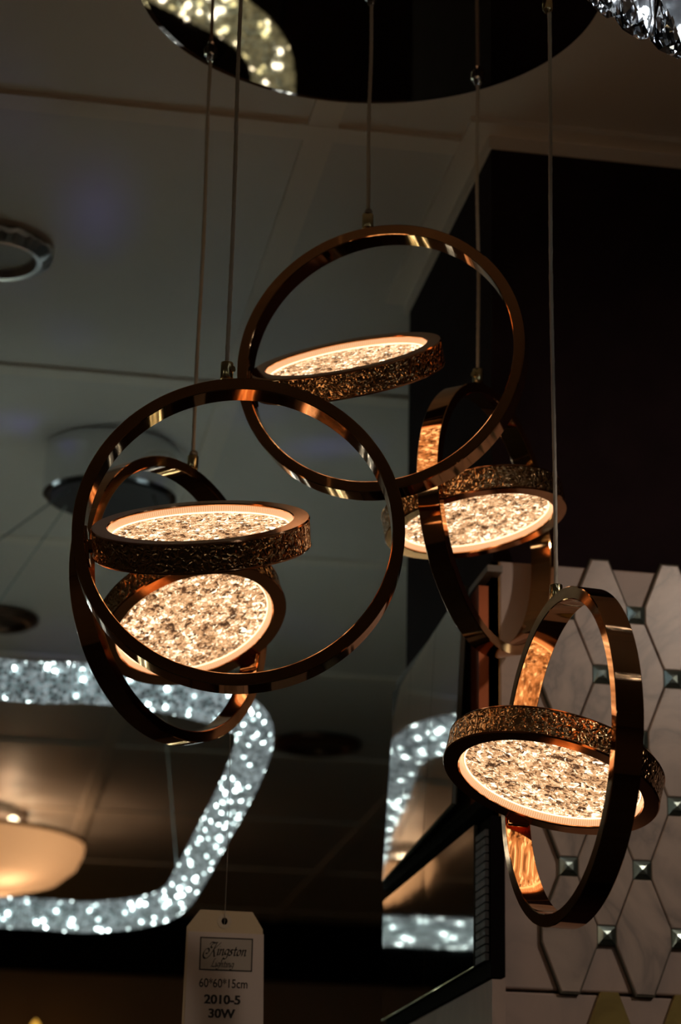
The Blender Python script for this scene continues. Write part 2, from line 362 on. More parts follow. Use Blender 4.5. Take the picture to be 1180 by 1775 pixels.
# ------------------------------------------------------------------ crystal bead chandelier
def bead_ring(name, path, r, m, label, n_long, n_round, group=None, seed=1, hotp=.13):
    rnd = random.Random(seed)
    root = empty(name, sum(path, Vector())/len(path)); tag(root, label, 'chandelier', group); o0 = root.location
    cl = cat([p-o0 for p in path], 8, True)
    bm = bmesh.new(); tube(bm, cl, r*.80, 12, True); mk('led_core', bm, CORE, root, 60)
    # resample evenly
    L = [0]
    for a, b in zip(cl, cl[1:]+cl[:1]): L.append(L[-1]+(b-a).length)
    tot = L[-1]; n_long = int(tot/n_long)
    bm = bmesh.new(); lay = bm.verts.layers.float.new('spark'); j = 0
    base = bmesh.new(); bmesh.ops.create_icosphere(base, subdivisions=1, radius=1); bv = [v.co.copy() for v in base.verts]; bf = [[v.index for v in f.verts] for f in base.faces]; base.free()
    up = Vector((0, 0, 1))
    for i in range(n_long):
        s = tot*i/n_long
        while L[j+1] < s: j += 1
        a, b = cl[j], cl[(j+1) % len(cl)]; p = a + (b-a)*((s-L[j])/(L[j+1]-L[j])); t = (b-a).normalized(); u = t.cross(up).normalized(); w = u.cross(t)
        for q in range(n_round):
            ang = 2*PI*(q + (.5 if i % 2 else 0))/n_round + rnd.uniform(-.08, .08)
            c = p + (r-.002)*(math.cos(ang)*u + math.sin(ang)*w) + t*rnd.uniform(-.0008, .0008)
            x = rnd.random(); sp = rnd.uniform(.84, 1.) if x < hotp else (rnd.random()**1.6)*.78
            rr = r*PI/n_round*.95*rnd.uniform(.85, 1.05)
            rot = Matrix.Rotation(rnd.uniform(0, 6.3), 3, Vector((rnd.random(), rnd.random(), rnd.random()+.1)).normalized())
            vs = []
            for co_ in bv:
                v = bm.verts.new(c + rot @ (co_*rr)); v[lay] = sp; vs.append(v)
            for f in bf: bm.faces.new([vs[k] for k in f])
    o = mk('crystal_beads', bm, m, root); o['kind'] = 'stuff'
    return root
half = [atd(60, 1183, 2.45), atd(150, 1184, 2.45), atd(240, 1192, 2.47), atd(320, 1208, 2.50), atd(390, 1227, 2.56), atd(432, 1250, 2.64), atd(441, 1285, 2.72), atd(423, 1340, 2.80),
        atd(394, 1400, 2.93), atd(362, 1458, 3.06), atd(332, 1515, 3.18), atd(300, 1560, 3.26), atd(245, 1581, 3.31), atd(150, 1590, 3.33), atd(80, 1585, 3.31)]
xc = half[0].x - .01
left = [Vector((2*xc-p.x, p.y, p.z)) for p in half[1:-1]][::-1]
xl = half[-1].x
path = half + [Vector((2*xc-half[-1].x, half[-1].y, half[-1].z))] + left
ch = bead_ring('bead_chandelier', path, .0225, BEAD, 'square hanging light of cool white sparkling crystal beads at lower left', .0052, 22, 'crystal bead chandeliers', 3, .07)
o0 = ch.location
cc = atz(190, 862, .925); cc = Vector((cc.x, cc.y, 0))
bm = bmesh.new()
CCAN = Matrix.Translation(Vector((cc.x, cc.y, 0)) - Vector((o0.x, o0.y, o0.z)))
lathe([(.0001, 1.55+.922), (.078, 1.55+.922), (.082, 1.55+.925), (.082, ZC), (.0001, ZC)], 64, closed=False, bm=bm, M=CCAN)
mk('ceiling_mount', bm, CHROME, ch, 30)
bm = lathe([(.0001, 1.55+.920), (.074, 1.55+.920), (.074, 1.55+.923)], 48, closed=False, M=CCAN); mk('mount_underside', bm, mat('black_underside', (.012, .010, .012), .4), ch, 30)
for p in (atd(306, 1515, 3.2), atd(432, 1252, 2.6), atd(432, 1252, 2.6), atd(306, 1515, 3.2)):
    pass
def cable(p, off):
    bm = bmesh.new(); a = Vector((cc.x+off[0], cc.y+off[1], 1.55+.922)); tube(bm, [a-o0, p-o0], .0011, 6); mk('suspension_cable', bm, mat_cable, ch, 60)
mat_cable = mat('dull_steel_cable', (.30, .33, .33), .4, .6)
rn, rf = atd(420, 1243, 2.6), atd(310, 1548, 3.25)
cable(rn, (.05, -.03)); cable(rf, (.05, .03))
cable(Vector((2*xc-rn.x, rn.y, rn.z)), (-.05, -.03)); cable(Vector((2*xc-rf.x, rf.y, rf.z)), (-.05, .03))
# added spot lamps standing in for blue violet bead glints on the ceiling
for (px, py, e) in ((165, 375, .34), (10, 205, .3), (40, 740, .22), (120, 590, .12), (450, 720, .10), (560, 780, .26), (560, 560, .10), (20, 480, .12), (100, 1120, .3), (520, 1090, .15)):
    ld = bpy.data.lights.new('added_glint_spot', 'SPOT'); lo = bpy.data.objects.new('added_glint_spot', ld); C.objects.link(lo)
    src = Vector((half[3].x-.1, half[3].y+.3, half[3].z+.05)); tg = atz(px, py, HC); lo.location = src
    lo.rotation_euler = (tg-src).to_track_quat('-Z', 'Y').to_euler(); ld.color = (.22, .20, 1.); ld.energy = e*(1.9 if py < 600 else 3.6); ld.spot_size = math.radians(6 if py < 600 else 11); ld.spot_blend = 1.; ld.shadow_soft_size = .03
    lo.parent = ch; lo.location = src - o0
# second bead chandelier, below the frame: it shows in the canopy's mirror
zv = 1.72 - .0
hv = 2*.965 - zv
def virt(x, y): p = atz(x, y, zv); return Vector((p.x, p.y, 1.55+hv))
mids = [virt(x, y) for x, y in ((222, -62), (290, -28), (345, 0), (398, 28), (440, 60), (466, 98), (474, 142), (470, 195))]
dL = (mids[0]-mids[2]).normalized(); dR = (mids[-1]-mids[-3]).normalized()
c1 = mids[0] + dL*.28; c3 = mids[-1] + dR*.25
far_ = c1 + (c3-mids[3])*.96
path2 = mids + [mids[-1]+dR*.12, c3, c3 + (far_-c3)*.15 + dR*.09, c3 + (far_-c3)*.5 + dR*.06 , far_ + dR*.02, c1 + (far_-c1)*.5 + dL*.05, c1 + dL*.03, mids[0] + dL*.14]
lower = bead_ring('bead_chandelier', path2, .031, BEADW, 'square crystal bead light held lower down on two thin poles, mirrored in the round canopy', .0075, 20, 'crystal bead chandeliers', 9, .07)
zf = -lower.location.z
for q in (9, 12):
    p = path2[q] - lower.location; bm = bmesh.new(); tube(bm, [Vector((p.x, p.y, zf+.02)), Vector((p.x, p.y, -.02))], .006, 12); mk('stand_pole', bm, CHROME, lower, 60)
    mk('stand_base', lathe([(.0001, zf), (.12, zf), (.12, zf+.015), (.11, zf+.02), (.0001, zf+.02)], 48, closed=False, M=Matrix.Translation((p.x, p.y, 0))), CHROME, lower, 30)
# ------------------------------------------------------------------ chunky crystal ring light, top right
cr = empty('crystal_block_chandelier', (0, 0, 0)); tag(cr, 'round light of large clear cut crystal blocks at the top right corner', 'chandelier')
p1 = atd(1046, 8, 1.40); p2 = atd(1180, 82, 1.45); hb = p1.z
rad = .24; d = (Vector((p2.x-p1.x, p2.y-p1.y, 0))); p2 = p1 + d; mid = (p1+p2)/2; perp = Vector((d.y, -d.x, 0)).normalized()
cen = mid + perp*math.sqrt(rad*rad-(d.length/2)**2); cr.location = Vector((cen.x, cen.y, hb))
nb = 44; rnd = random.Random(5)
ang0 = math.atan2(p1.y-cen.y, p1.x-cen.x)
for i in range(nb):
    a = ang0 + 2*PI*i/nb + .0; M = Matrix.Rotation(a, 4, 'Z') @ Matrix.Translation((rad, 0, 0))
    bm = bmesh.new(); w2, hh, dd = .0158, .060, .007
    # bevelled block with a many-faceted cushion front and back
    for sgn in (1, -1):
        pass
    outer = [(-w2, 0), (-w2*.55, -.0045), (w2*.55, -.0045), (w2, 0), (w2, hh-.006), (w2*.6, hh), (-w2*.6, hh), (-w2, hh-.006)]
    mid_ = [(y*.62, .5*hh+(z-.5*hh)*.68) for y, z in outer]
    V0 = [bm.verts.new(M @ Vector((0+dd*.45, y, z))) for y, z in outer]; V1 = [bm.verts.new(M @ Vector((-dd*.45, y, z))) for y, z in outer]
    V2 = [bm.verts.new(M @ Vector((dd+rnd.uniform(-.0012, .0012), y, z))) for y, z in mid_]; V3 = [bm.verts.new(M @ Vector((-dd+rnd.uniform(-.0012, .0012), y, z))) for y, z in mid_]
    c2 = bm.verts.new(M @ Vector((dd*1.5, rnd.uniform(-.003, .003), hh*.5+rnd.uniform(-.006, .006)))); c3 = bm.verts.new(M @ Vector((-dd*1.5, rnd.uniform(-.003, .003), hh*.5)))
    n8 = 8
    for j in range(n8):
        q = (j+1) % n8
        bm.faces.new((V0[j], V0[q], V1[q], V1[j]))
        bm.faces.new((V0[j], V2[j], V0[q])); bm.faces.new((V0[q], V2[j], V2[q])); bm.faces.new((V2[j], c2, V2[q]))
        bm.faces.new((V1[j], V1[q], V3[j])); bm.faces.new((V1[q], V3[q], V3[j])); bm.faces.new((V3[j], V3[q], c3))
    bmesh.ops.recalc_face_normals(bm, faces=bm.faces)
    blk = mk('crystal_block', bm, BLOCKG, cr)
    bm = bmesh.new(); tube(bm, [M @ Vector((0, 0, -.0062)), M @ Vector((0, 0, -.0035))], .0014, 8); mk('metal_pin', bm, CHROME, blk, 60)
bm = lathe([(rad-.012, .068), (rad+.024, .068), (rad+.024, .061), (rad-.012, .061)], 96); mk('metal_frame', bm, CHROME, cr, 30)
bm = lathe([(rad+.017, .058), (rad+.021, .058), (rad+.021, .018), (rad+.017, .018)], 96); strip = mk('led_strip', bm, mat('strip_tape', (.55, .56, .58), .3, .4), cr, 30)
bm = bmesh.new()
for i in range(260):
    a = 2*PI*i/260; M = Matrix.Rotation(a, 4, 'Z') @ Matrix.Translation((rad+.0165, 0, (.026, .050, .038)[i % 3])); box(bm, -.0012, .0004, -.0018, .0018, -.0022, .0022, M)
o = mk('led_diodes', bm, COOLSTRIP, strip); o['kind'] = 'stuff'
bm = bmesh.new()
for q in range(3):
    a = q*2*PI/3+.9; tube(bm, [(rad*math.cos(a), rad*math.sin(a), .066), (rad*math.cos(a)*.2, rad*math.sin(a)*.2, ZC-hb)], .001, 6)
mk('suspension_cable', bm, CHROME, cr, 60)
# ------------------------------------------------------------------ ceiling fittings on the left
def downlight(c, r, rin, label, glow, deep=.03, big=False):
    root = empty('ceiling_downlight', Vector((c.x, c.y, ZC))); tag(root, label, 'ceiling light')
    bz = lathe([(r, -.001), (r*.985, -.006), (r*.8, -.013), (rin*1.12, -.012), (rin, -.005), (rin*.98, 0)], 72, closed=False)
    if big:
        for v in bz.verts:
            if math.hypot(v.co.x, v.co.y) > rin*1.3: v.co.z += random.uniform(-.0022, .0022)
    mk('bezel', bz, mat('frosted_chrome', (.92, .94, .95), .28, 1) if big else mat('bronze_bezel', (.14, .08, .05), .3, .8), root, None if big else 35)
    mk('lens', lathe([(.0001, -.004), (rin*1.02, -.0035)], 48, closed=False), glow, root, 60)
    return root
dl = atz(-8, 441, HC-.005)
# faceted chrome ring
root = downlight(dl, .058, .037, 'round chrome ringed ceiling light cut off at the left edge', mat('dim_frosted_lens', (.42, .42, .38), .5), big=True)
GL = mat('unlit_lens', (.05, .035, .025), .3)
downlight(atz(-2, 1075, HC-.005), .062, .04, 'small brown ceiling spotlight at the left edge above the bead chandelier', GL)
downlight(atz(548, 1292, HC-.005), .085, .055, 'dark round ceiling spotlight far back between the tag and the mirror board', GL)
# ------------------------------------------------------------------ bowl ceiling light
bl = atz(-62, 1450, .93); BR = .262
bowl = empty('bowl_ceiling_light', Vector((bl.x, bl.y, ZC))); tag(bowl, 'warm lit cream glass bowl light on the far ceiling at lower left', 'ceiling light')
mk('glass_bowl', lathe([(BR, -.065), (BR*.992, -.085), (BR*.94, -.115), (BR*.80, -.145), (BR*.5, -.165), (BR*.2, -.171), (.0001, -.172)], 96, closed=False), BOWL, bowl, 50)
mk('gold_rim', lathe(prof(BR*.985, BR*1.012, .004, .001), 96, M=Matrix.Translation((0, 0, -.065))), mat('rim_gold', (.45, .32, .14), .3, .9), bowl, 30)
mk('ceiling_plate', lathe([(.0001, -.02), (.13, -.02), (.135, -.015), (.135, 0)], 64, closed=False), mat('plate_grey', (.25, .22, .2), .4), bowl, 30)
for q in range(3):
    a = q*2*PI/3+.4; bm = bmesh.new(); tube(bm, [(.06*math.cos(a), .06*math.sin(a), -.02), (.25*math.cos(a), .25*math.sin(a), -.068)], .004, 8); mk('bracket_arm', bm, DGOLD, bowl, 60)
for q in range(4):
    a = q*PI/2-.95; bm = bmesh.new(); bmesh.ops.create_uvsphere(bm, u_segments=16, v_segments=10, radius=.012, matrix=Matrix.Translation((.17*math.cos(a), .17*math.sin(a), -.045)))
    mk('light_bulb', bm, BULB, bowl, 60)
def plight(name, loc, e, col, size, parent=None):
    ld = bpy.data.lights.new(name, 'POINT'); lo = bpy.data.objects.new(name, ld); C.objects.link(lo); ld.energy = e; ld.color = col; ld.shadow_soft_size = size
    lo.location = loc
    if parent: lo.parent = parent
    return lo
for (x, y) in ((.09, .09), (-.09, -.09), (.09, -.09), (-.09, .09)): plight('bulb_light', (x, y, -.115), .34, (1, .58, .32), .02, bowl)
# a small amber lamp low on the far wall
bm = lathe([(.0001, -.05), (.03, -.045), (.035, -.02), (.02, .02), (.006, .045), (.0001, .05)], 24, closed=False)
al = mk('wall_lamp', bm, AMBER, None, 60); al.location = aty(60, 1800, 6.16); tag(al, 'tiny amber lamp glowing low on the far wall at lower left', 'wall lamp')
bm = bmesh.new(); box(bm, -.02, .02, .02, .14, -.02, .02); mk('lamp_bracket', bm, DGOLD, al)
# ------------------------------------------------------------------ added fill panels behind the viewer, to light rings and boards
for (x, y, sx, sy) in ((-.6, -1.1, .4, .4), (.8, -1.5, .4, .4), (-1.6, .5, .3, .3)):
    pl = empty('added_panel_light', (x, y, ZC)); tag(pl, 'added square white fill panel on the unseen ceiling behind the viewer', 'ceiling light', 'added fill panels behind the viewer')
    bm = bmesh.new(); box(bm, -sx/2, sx/2, -sy/2, sy/2, -.012, -.006); mk('diffuser', bm, PANEL, pl)
    bm = bmesh.new(); t = .012
    box(bm, -sx/2-t, -sx/2, -sy/2-t, sy/2+t, -.014, 0); box(bm, sx/2, sx/2+t, -sy/2-t, sy/2+t, -.014, 0)
    box(bm, -sx/2, sx/2, -sy/2-t, -sy/2, -.014, 0); box(bm, -sx/2, sx/2, sy/2, sy/2+t, -.014, 0); mk('panel_frame', bm, BAR, pl)
# a spotlight added out of view above the frame to brighten the tile boards
sl = empty('added_spotlight', (1.0, .62, ZC)); tag(sl, 'small white spotlight added unseen above the frame to brighten the marble tile boards', 'spotlight')
bm = lathe([(.0001, 0), (.035, 0), (.035, -.012), (.006, -.016), (.006, -.05), (.0001, -.05)], 32, closed=False); mk('mount', bm, BAR, sl, 30)
tgt = Vector((.62, 1.74, 1.86)); dv_ = (tgt - Vector((1.0, .62, ZC-.075))).normalized(); Q = dv_.to_track_quat('-Z', 'Y').to_matrix().to_4x4(); Q.translation = Vector((0, 0, -.075))
bm = lathe([(.0001, .05), (.03, .05), (.034, .045), (.034, -.05), (.030, -.05), (.030, -.035), (.0001, -.035)], 40, closed=False, M=Q); hs = mk('housing', bm, BAR, sl, 30)
bm = lathe([(.0001, -.0365), (.0295, -.0365)], 32, closed=False, M=Q); mk('lens', bm, BULB, hs, 30)
ld = bpy.data.lights.new('added_spot', 'SPOT'); lo = bpy.data.objects.new('added_spot', ld); C.objects.link(lo); lo.parent = sl
lo.matrix_local = Q @ Matrix.Translation((0, 0, -.052)); ld.energy = 7.; ld.color = (1, .78, .62); ld.spot_size = math.radians(58); ld.spot_blend = .8; ld.shadow_soft_size = .028
# ------------------------------------------------------------------ marble tile board on the partition's front
YB = WY - .019                                # face of the slab
xL = aty(867, 1400, YB).x; zT = aty(980, 981, YB).z; zB = aty(900, 1716, YB).z
xR = xL + .42
board = empty('marble_tile_board', ((xL+xR)/2, WY, zB)); tag(board, 'marble tile sample board of long hexagons with small mirror squares on the dark wall', 'tile board')
ob_ = board.location
def bmesh_rel(): return bmesh.new()
bm = bmesh.new(); box(bm, xL-ob_.x, xR-ob_.x, YB-ob_.y, .0005, .001, zT-ob_.z, None, .0015); mk('backing_slab', bm, SLAB, board)
# lattice, measured on the board: column pitch and row pitch
q1, q2 = aty(1040, 1172, YB), aty(1163, 1187, YB); q3 = aty(1047, 1623, YB)
PX = abs(q2.x-q1.x)/2; PZ = (q1.z-q3.z)/4; CS = .0072
x00, z00 = q1.x, q1.z
def octagon(cx, cz, w_in, w_out, half, shortv):
    return [(cx-w_in, cz+half), (cx+w_in, cz+half), (cx+w_out, cz+shortv), (cx+w_out, cz-shortv), (cx+w_in, cz-half), (cx-w_in, cz-half), (cx-w_out, cz-shortv), (cx-w_out, cz+shortv)]
def prism(bm, poly, yf, yb, bev=.0007):
    cx = sum(p[0] for p in poly)/len(poly); cz = sum(p[1] for p in poly)/len(poly)
    sh = lambda p, e: (p[0]-e*(1 if p[0] > cx else -1), p[1]-e*(1 if p[1] > cz else -1))
    F_ = [bm.verts.new(Vector((*[sh(p, bev)[0]], yf, sh(p, bev)[1])) - ob_) for p in poly]
    G_ = [bm.verts.new(Vector((p[0], yf+bev, p[1])) - ob_) for p in poly]; H_ = [bm.verts.new(Vector((p[0], yb, p[1])) - ob_) for p in poly]
    bm.faces.new(F_)
    n = len(poly)
    for j in range(n):
        q = (j+1) % n; bm.faces.new((F_[j], G_[j], G_[q], F_[q])); bm.faces.new((G_[j], H_[j], H_[q], G_[q]))
bmT = bmesh.new(); bmG = bmesh.new(); YT = YB - .0055; g = .0007
rows_top = int(round((zT-z00)/PZ)); rows = range(-8, 6)
# clip the lattice to the board: octagon rows whose centres lie inside
for ix in range(-1, 8):
    for iz in range(-8, 8):
        X = x00 + ix*PX; Z = z00 + iz*PZ
        if (ix+iz) % 2 == 0:      # a mirror square
            if zB+.035 < Z < zT-.018 and X > xL+.03 and X < xR-.01:
                bm = bmesh.new(); c = Vector((X, YT+.0008, Z)) - ob_; s = CS
                v = [bm.verts.new(c + Vector((a*s, 0, b*s))) for a, b in ((-1, -1), (1, -1), (1, 1), (-1, 1))]
                vi = [bm.verts.new(c + Vector((a*s*.45, -.0013, b*s*.45))) for a, b in ((-1.1, -.9), (1.1, -1), (1, 1.1), (-.9, 1))]
                vb = [bm.verts.new(c + Vector((a*s, .0045, b*s))) for a, b in ((-1, -1), (1, -1), (1, 1), (-1, 1))]
                tp = bm.verts.new(c + Vector((s*random.uniform(-.15, .15), -.0019, s*random.uniform(-.15, .15))))
                for j in range(4):
                    q = (j+1) % 4
                    bm.faces.new((v[j], v[q], vi[j])); bm.faces.new((v[q], vi[q], vi[j])); bm.faces.new((vi[j], vi[q], tp)); bm.faces.new((vb[j], vb[q], v[q], v[j]))
                bmesh.ops.recalc_face_normals(bm, faces=bm.faces)
                mk('mirror_square', bm, FACET, board)
        else:                     # an octagon between the squares above and below it
            if zB+.03 < Z < zT-.03 and X > xL+.03:
                prism(bmT, octagon(X, Z, CS, PX-CS*.0-g-CS, PZ-CS-g, CS), YT, YB-.0005)
                prism(bmG, octagon(X, Z, CS+g, PX-CS+g*0, PZ-CS+g, CS+g), YT+.0012, YB+.001, .0001)
bmesh.ops.recalc_face_normals(bmT, faces=bmT.faces); bmesh.ops.recalc_face_normals(bmG, faces=bmG.faces)
mk('hexagon_tiles', bmT, MARB, board); mk('grout', bmG, GROUT, board)
# board below it
zB2 = zB - .16
b2 = empty('stone_tile_board', ((xL+xR)/2, WY, zB2)); tag(b2, 'plain marble board with yellow green stone hexagons below the mirror square board', 'tile board')
ob_ = b2.location
bm = bmesh.new(); box(bm, xL-ob_.x, xR-ob_.x, YB-ob_.y, .0005, 0, zB-.0014-ob_.z, None, .0015); mk('backing_slab', bm, SLAB, b2)
bmT = bmesh.new(); X5 = aty(1053, 1720, YB).x; Z5 = aty(1053, 1721, YB).z
for j in range(0, 3):
    prism(bmT, octagon(X5 + j*2*PX - 0, Z5-PZ+CS, CS, PX-CS-g, PZ-CS, CS), YT, YB-.0005)
bmesh.ops.recalc_face_normals(bmT, faces=bmT.faces); mk('stone_hexagons', bmT, ONYX, b2)
# gold edge trim at the partition's corner
zt = aty(858, 975, YB).z
bm = bmesh.new(); box(bm, WX-.006, xL-.0006, YB-.002, WY, 0.9, zt)
box(bm, WX-.006, WX, YB-.002, WY+.004, 0.9, zt)
t = mk('corner_trim', bm, DGOLD, None, 30); tag(t, 'vertical dark gold corner trim between the mirror board and the marble board', 'wall trim')
# ------------------------------------------------------------------ mirror strip boards on the partition's left face
XM = WX - .013
def MY(px, py=1400): return atx(px, py, XM).y
def MZ(px, py): return atx(px, py, XM).z
ya, yb_, yc, yd = MY(826, 1200), MY(766, 1250), MY(714, 1300), MY(677, 1350)
ztop = MZ(840, 985); zlow = MZ(766, 1450); ztop_b = MZ(700, 1172)
mb = empty('mirror_strip_board', (XM, (ya+yd)/2, zlow)); tag(mb, 'upper mirror sample board of three upright strips under a slanting grey edge', 'tile board')
ob_ = mb.location
def bx(name, m, parent, x0, x1, y0, y1, z0, z1, bev=0, tilt=0, smooth=None, lean=0, axis=None):
    bm = bmesh.new(); c = Vector(((x0+x1)/2, (y0+y1)/2, (z0+z1)/2)); M = Matrix.Translation(c-parent.location) @ Matrix.Translation((0, 0, (z1-z0)/2)) @ Matrix.Rotation(lean, 4, 'Y') @ Matrix.Translation((0, 0, -(z1-z0)/2)) @ (Matrix.Rotation(tilt, 4, 'Z') if axis is None else Matrix.Translation((0, axis-c.y, 0)) @ Matrix.Rotation(tilt, 4, 'Z') @ Matrix.Translation((0, c.y-axis, 0)))
    box(bm, x0-c.x, x1-c.x, y0-c.y, y1-c.y, z0-c.z, z1-c.z, M, bev)
    if m is MIRROR:                   # glass silvered on the face only
        bm.normal_update()
        for f in bm.faces: f.material_index = 0 if f.normal.x < -.9 else 1
        m = (MIRROR, GLEDGE)
    return mk(name, bm, m, parent, smooth)
zstrip = MZ(766, 1090)
bx('board_edge', GREYB, mb, XM, WX-.0005, MY(845, 1000), MY(686, 1190), zstrip, ztop)
bx('board_back', GROUT, mb, XM+.001, WX-.0005, ya, yd, zlow, zstrip)
LEAN = math.radians(3.0)
bx('mirror_strip', MIRROR, mb, XM-.0045, XM, ya, yb_-.0004, zlow, zstrip-.001, .0008, math.radians(-2.1), None, LEAN, (ya+yd)/2)
bx('mirror_strip', MIRROR, mb, XM-.0045, XM, yb_, yc-.0004, zlow, zstrip-.001, .0008, math.radians(-2.25), None, LEAN, (ya+yd)/2)
bx('mirror_strip', MIRROR, mb, XM-.0045, XM, yc, yd, zlow, zstrip-.001, .0008, math.radians(-2.2), None, LEAN, (ya+yd)/2)
bx('copper_edge', COPPER, mb, XM-.004, XM+.004, MY(838, 1100), MY(824, 1100)-.0003, MZ(835, 1390), MZ(835, 1019))
# lower board
z2t = MZ(828, 1430); z2b = MZ(845, 1667)
m2 = empty('mirror_panel_board', (XM, 1.9, z2b)); tag(m2, 'lower mirror sample board of two wide panels beside a black mosaic strip', 'tile board')
y8, y7, y6 = MY(828, 1500), MY(742, 1600), MY(669, 1650)
bx('board_back', BLACK, m2, XM+.001, WX-.0005, MY(848, 1500), y6, z2b-.012, z2t)
bx('mirror_panel', MIRROR, m2, XM-.0035, XM, y8, y7-.0006, z2b, z2t, .0005, 0)
bx('mirror_panel', MIRROR, m2, XM-.0035, XM, y7, y6, z2b, z2t, .0005, math.radians(.15))
bm = bmesh.new(); n = 16; ym0, ym1 = MY(847, 1500), MY(830, 1500); hz = (z2t-z2b-.01)/n
for j in range(n):
    for (a, b) in ((ym0, (ym0+ym1)/2-.0003), ((ym0+ym1)/2+.0003, ym1)):
        box(bm, XM-.003-m2.location.x, XM-m2.location.x, a-m2.location.y, b-m2.location.y, z2b+j*hz+.0006-m2.location.z, z2b+(j+1)*hz-.0006-m2.location.z)
mk('mosaic_strip', bm, mat('black_mosaic', (.012, .012, .014), .5), m2)
# ledge between the boards
lz = zlow
lg = empty('display_ledge', (XM, (ya+yd)/2, lz)); tag(lg, 'narrow dark ledge slanting between the upper and lower mirror boards', 'ledge')
bx('ledge_top', BLACK, lg, XM-.006, WX-.0005, MY(850, 1380), yd, lz-.009, lz-.0002)
# lowest brown board
m3 = empty('plain_tile_board', (XM, 1.9, .9)); tag(m3, 'plain brown grey board at the foot of the left face below the mirrors', 'tile board')
bx('board_panel', SLAB, m3, XM+.002, WX-.0005, MY(848, 1500), y6+.0, 1.35, z2b-.014)
bx('board_panel', SLAB, m3, XM+.002, WX-.0005, MY(848, 1500), y6+.0, .9, 1.349)
# ------------------------------------------------------------------ price tag
rc3 = Vector(PEND[2][0]) + Vector((0, 0, 1.55)); A3 = frame_from_normal(PEND[2][1]).to_3x3()
zt_ = 1.62
base = rc3 + A3 @ Vector((0, -RO, 0))
best = min((abs(pix(rc3 + A3 @ Vector((RO*math.sin(t), -RO*math.cos(t), RW/2)))[0]-399), t) for t in [math.radians(q/4) for q in range(-240, 240)])[1]
hk = rc3 + A3 @ Vector((RO*math.sin(best), -RO*math.cos(best), RW/2))
dk = (hk-EYE).dot(FW)
hole = atd(389, 1597, dk)
tg = empty('price_tag', hole); tag(tg, 'hanging white card price tag with a printed paper label reading 60*60*15cm and 30W', 'price tag')
ux = Vector((1, -.045, 0)).normalized(); uz = Vector((0, 0, 1)); ny = uz.cross(ux)*-1   # towards the viewer
ny = ux.cross(uz); ny = ny if ny.y < 0 else -ny
ppm = F/dk*.945                      # rough pixels per metre down the card
W2 = 132/(F/dk)/2/.985
def tp(u, v, o=0): return ux*u + uz*v + ny*o
s1 = 1/(F/dk)
def cardbm(poly, th, z0, hole_r=None):
    bm = bmesh.new()
    f = [bm.verts.new(tp(u, v, z0+th)) for u, v in poly]; b = [bm.verts.new(tp(u, v, z0)) for u, v in poly]; n = len(poly)
    for j in range(n): bm.faces.new((f[j], f[(j+1) % n], b[(j+1) % n], b[j]))
    if hole_r:
        m = 32; fr = []; br = []
        for j in range(m):
            a = 2*PI*j/m; fr.append(bm.verts.new(tp(hole_r*math.cos(a), hole_r*1.15*math.sin(a), z0+th))); br.append(bm.verts.new(tp(hole_r*math.cos(a), hole_r*1.15*math.sin(a), z0)))
        for j in range(m): bm.faces.new((fr[j], br[j], br[(j+1) % m], fr[(j+1) % m]))
        for ring_, flip in ((f, fr), (b, br)):
            e = [bm.edges.get((ring_[j], ring_[(j+1) % n])) for j in range(n)] + [bm.edges.get((flip[j], flip[(j+1) % m])) for j in range(m)]
            bmesh.ops.triangle_fill(bm, use_beauty=True, edges=e)
    else: bm.faces.new(f); bm.faces.new(b[::-1])
    bmesh.ops.recalc_face_normals(bm, faces=bm.faces); return bm
zz = lambda v: (1597-v)*s1/1.022       # pixel row -> metres up the card
xx = lambda u, v: (u-(389-(v-1597)*.043))*s1
poly = [(xx(347, 1578), zz(1578)), (xx(438, 1578), zz(1579)), (xx(455.5, 1611), zz(1609)), (xx(453.5, 1860), zz(1860)), (xx(310, 1860), zz(1860)), (xx(323.5, 1607), zz(1609))]
card = mk('tag_card', cardbm(poly, .0005, 0, .0023), CARD, tg)
bm = bmesh.new()
tpts = [(math.cos(2*PI*j/32), math.sin(2*PI*j/32)) for j in range(32)]
fr = [bm.verts.new(tp(.0024*a, .0027*b, .0007)) for a, b in tpts]; fo = [bm.verts.new(tp(.0054*a, .0056*b, .0007)) for a, b in tpts]; fb = [bm.verts.new(tp(.0054*a, .0056*b, .0004)) for a, b in tpts]
for j in range(32): q = (j+1) % 32; bm.faces.new((fr[j], fo[j], fo[q], fr[q])); bm.faces.new((fo[j], fb[j], fb[q], fo[q]))
mk('hole_reinforcement', bm, mat('reinforcement_paper', (.62, .54, .42), .6), card)
lp = [(xx(326, 1617), zz(1617)), (xx(457, 1617), zz(1617.5)), (xx(452.5, 1855), zz(1855)), (xx(316, 1855), zz(1855))]
lab = mk('paper_label', cardbm(lp, .0003, .0006), PAPER, tg)
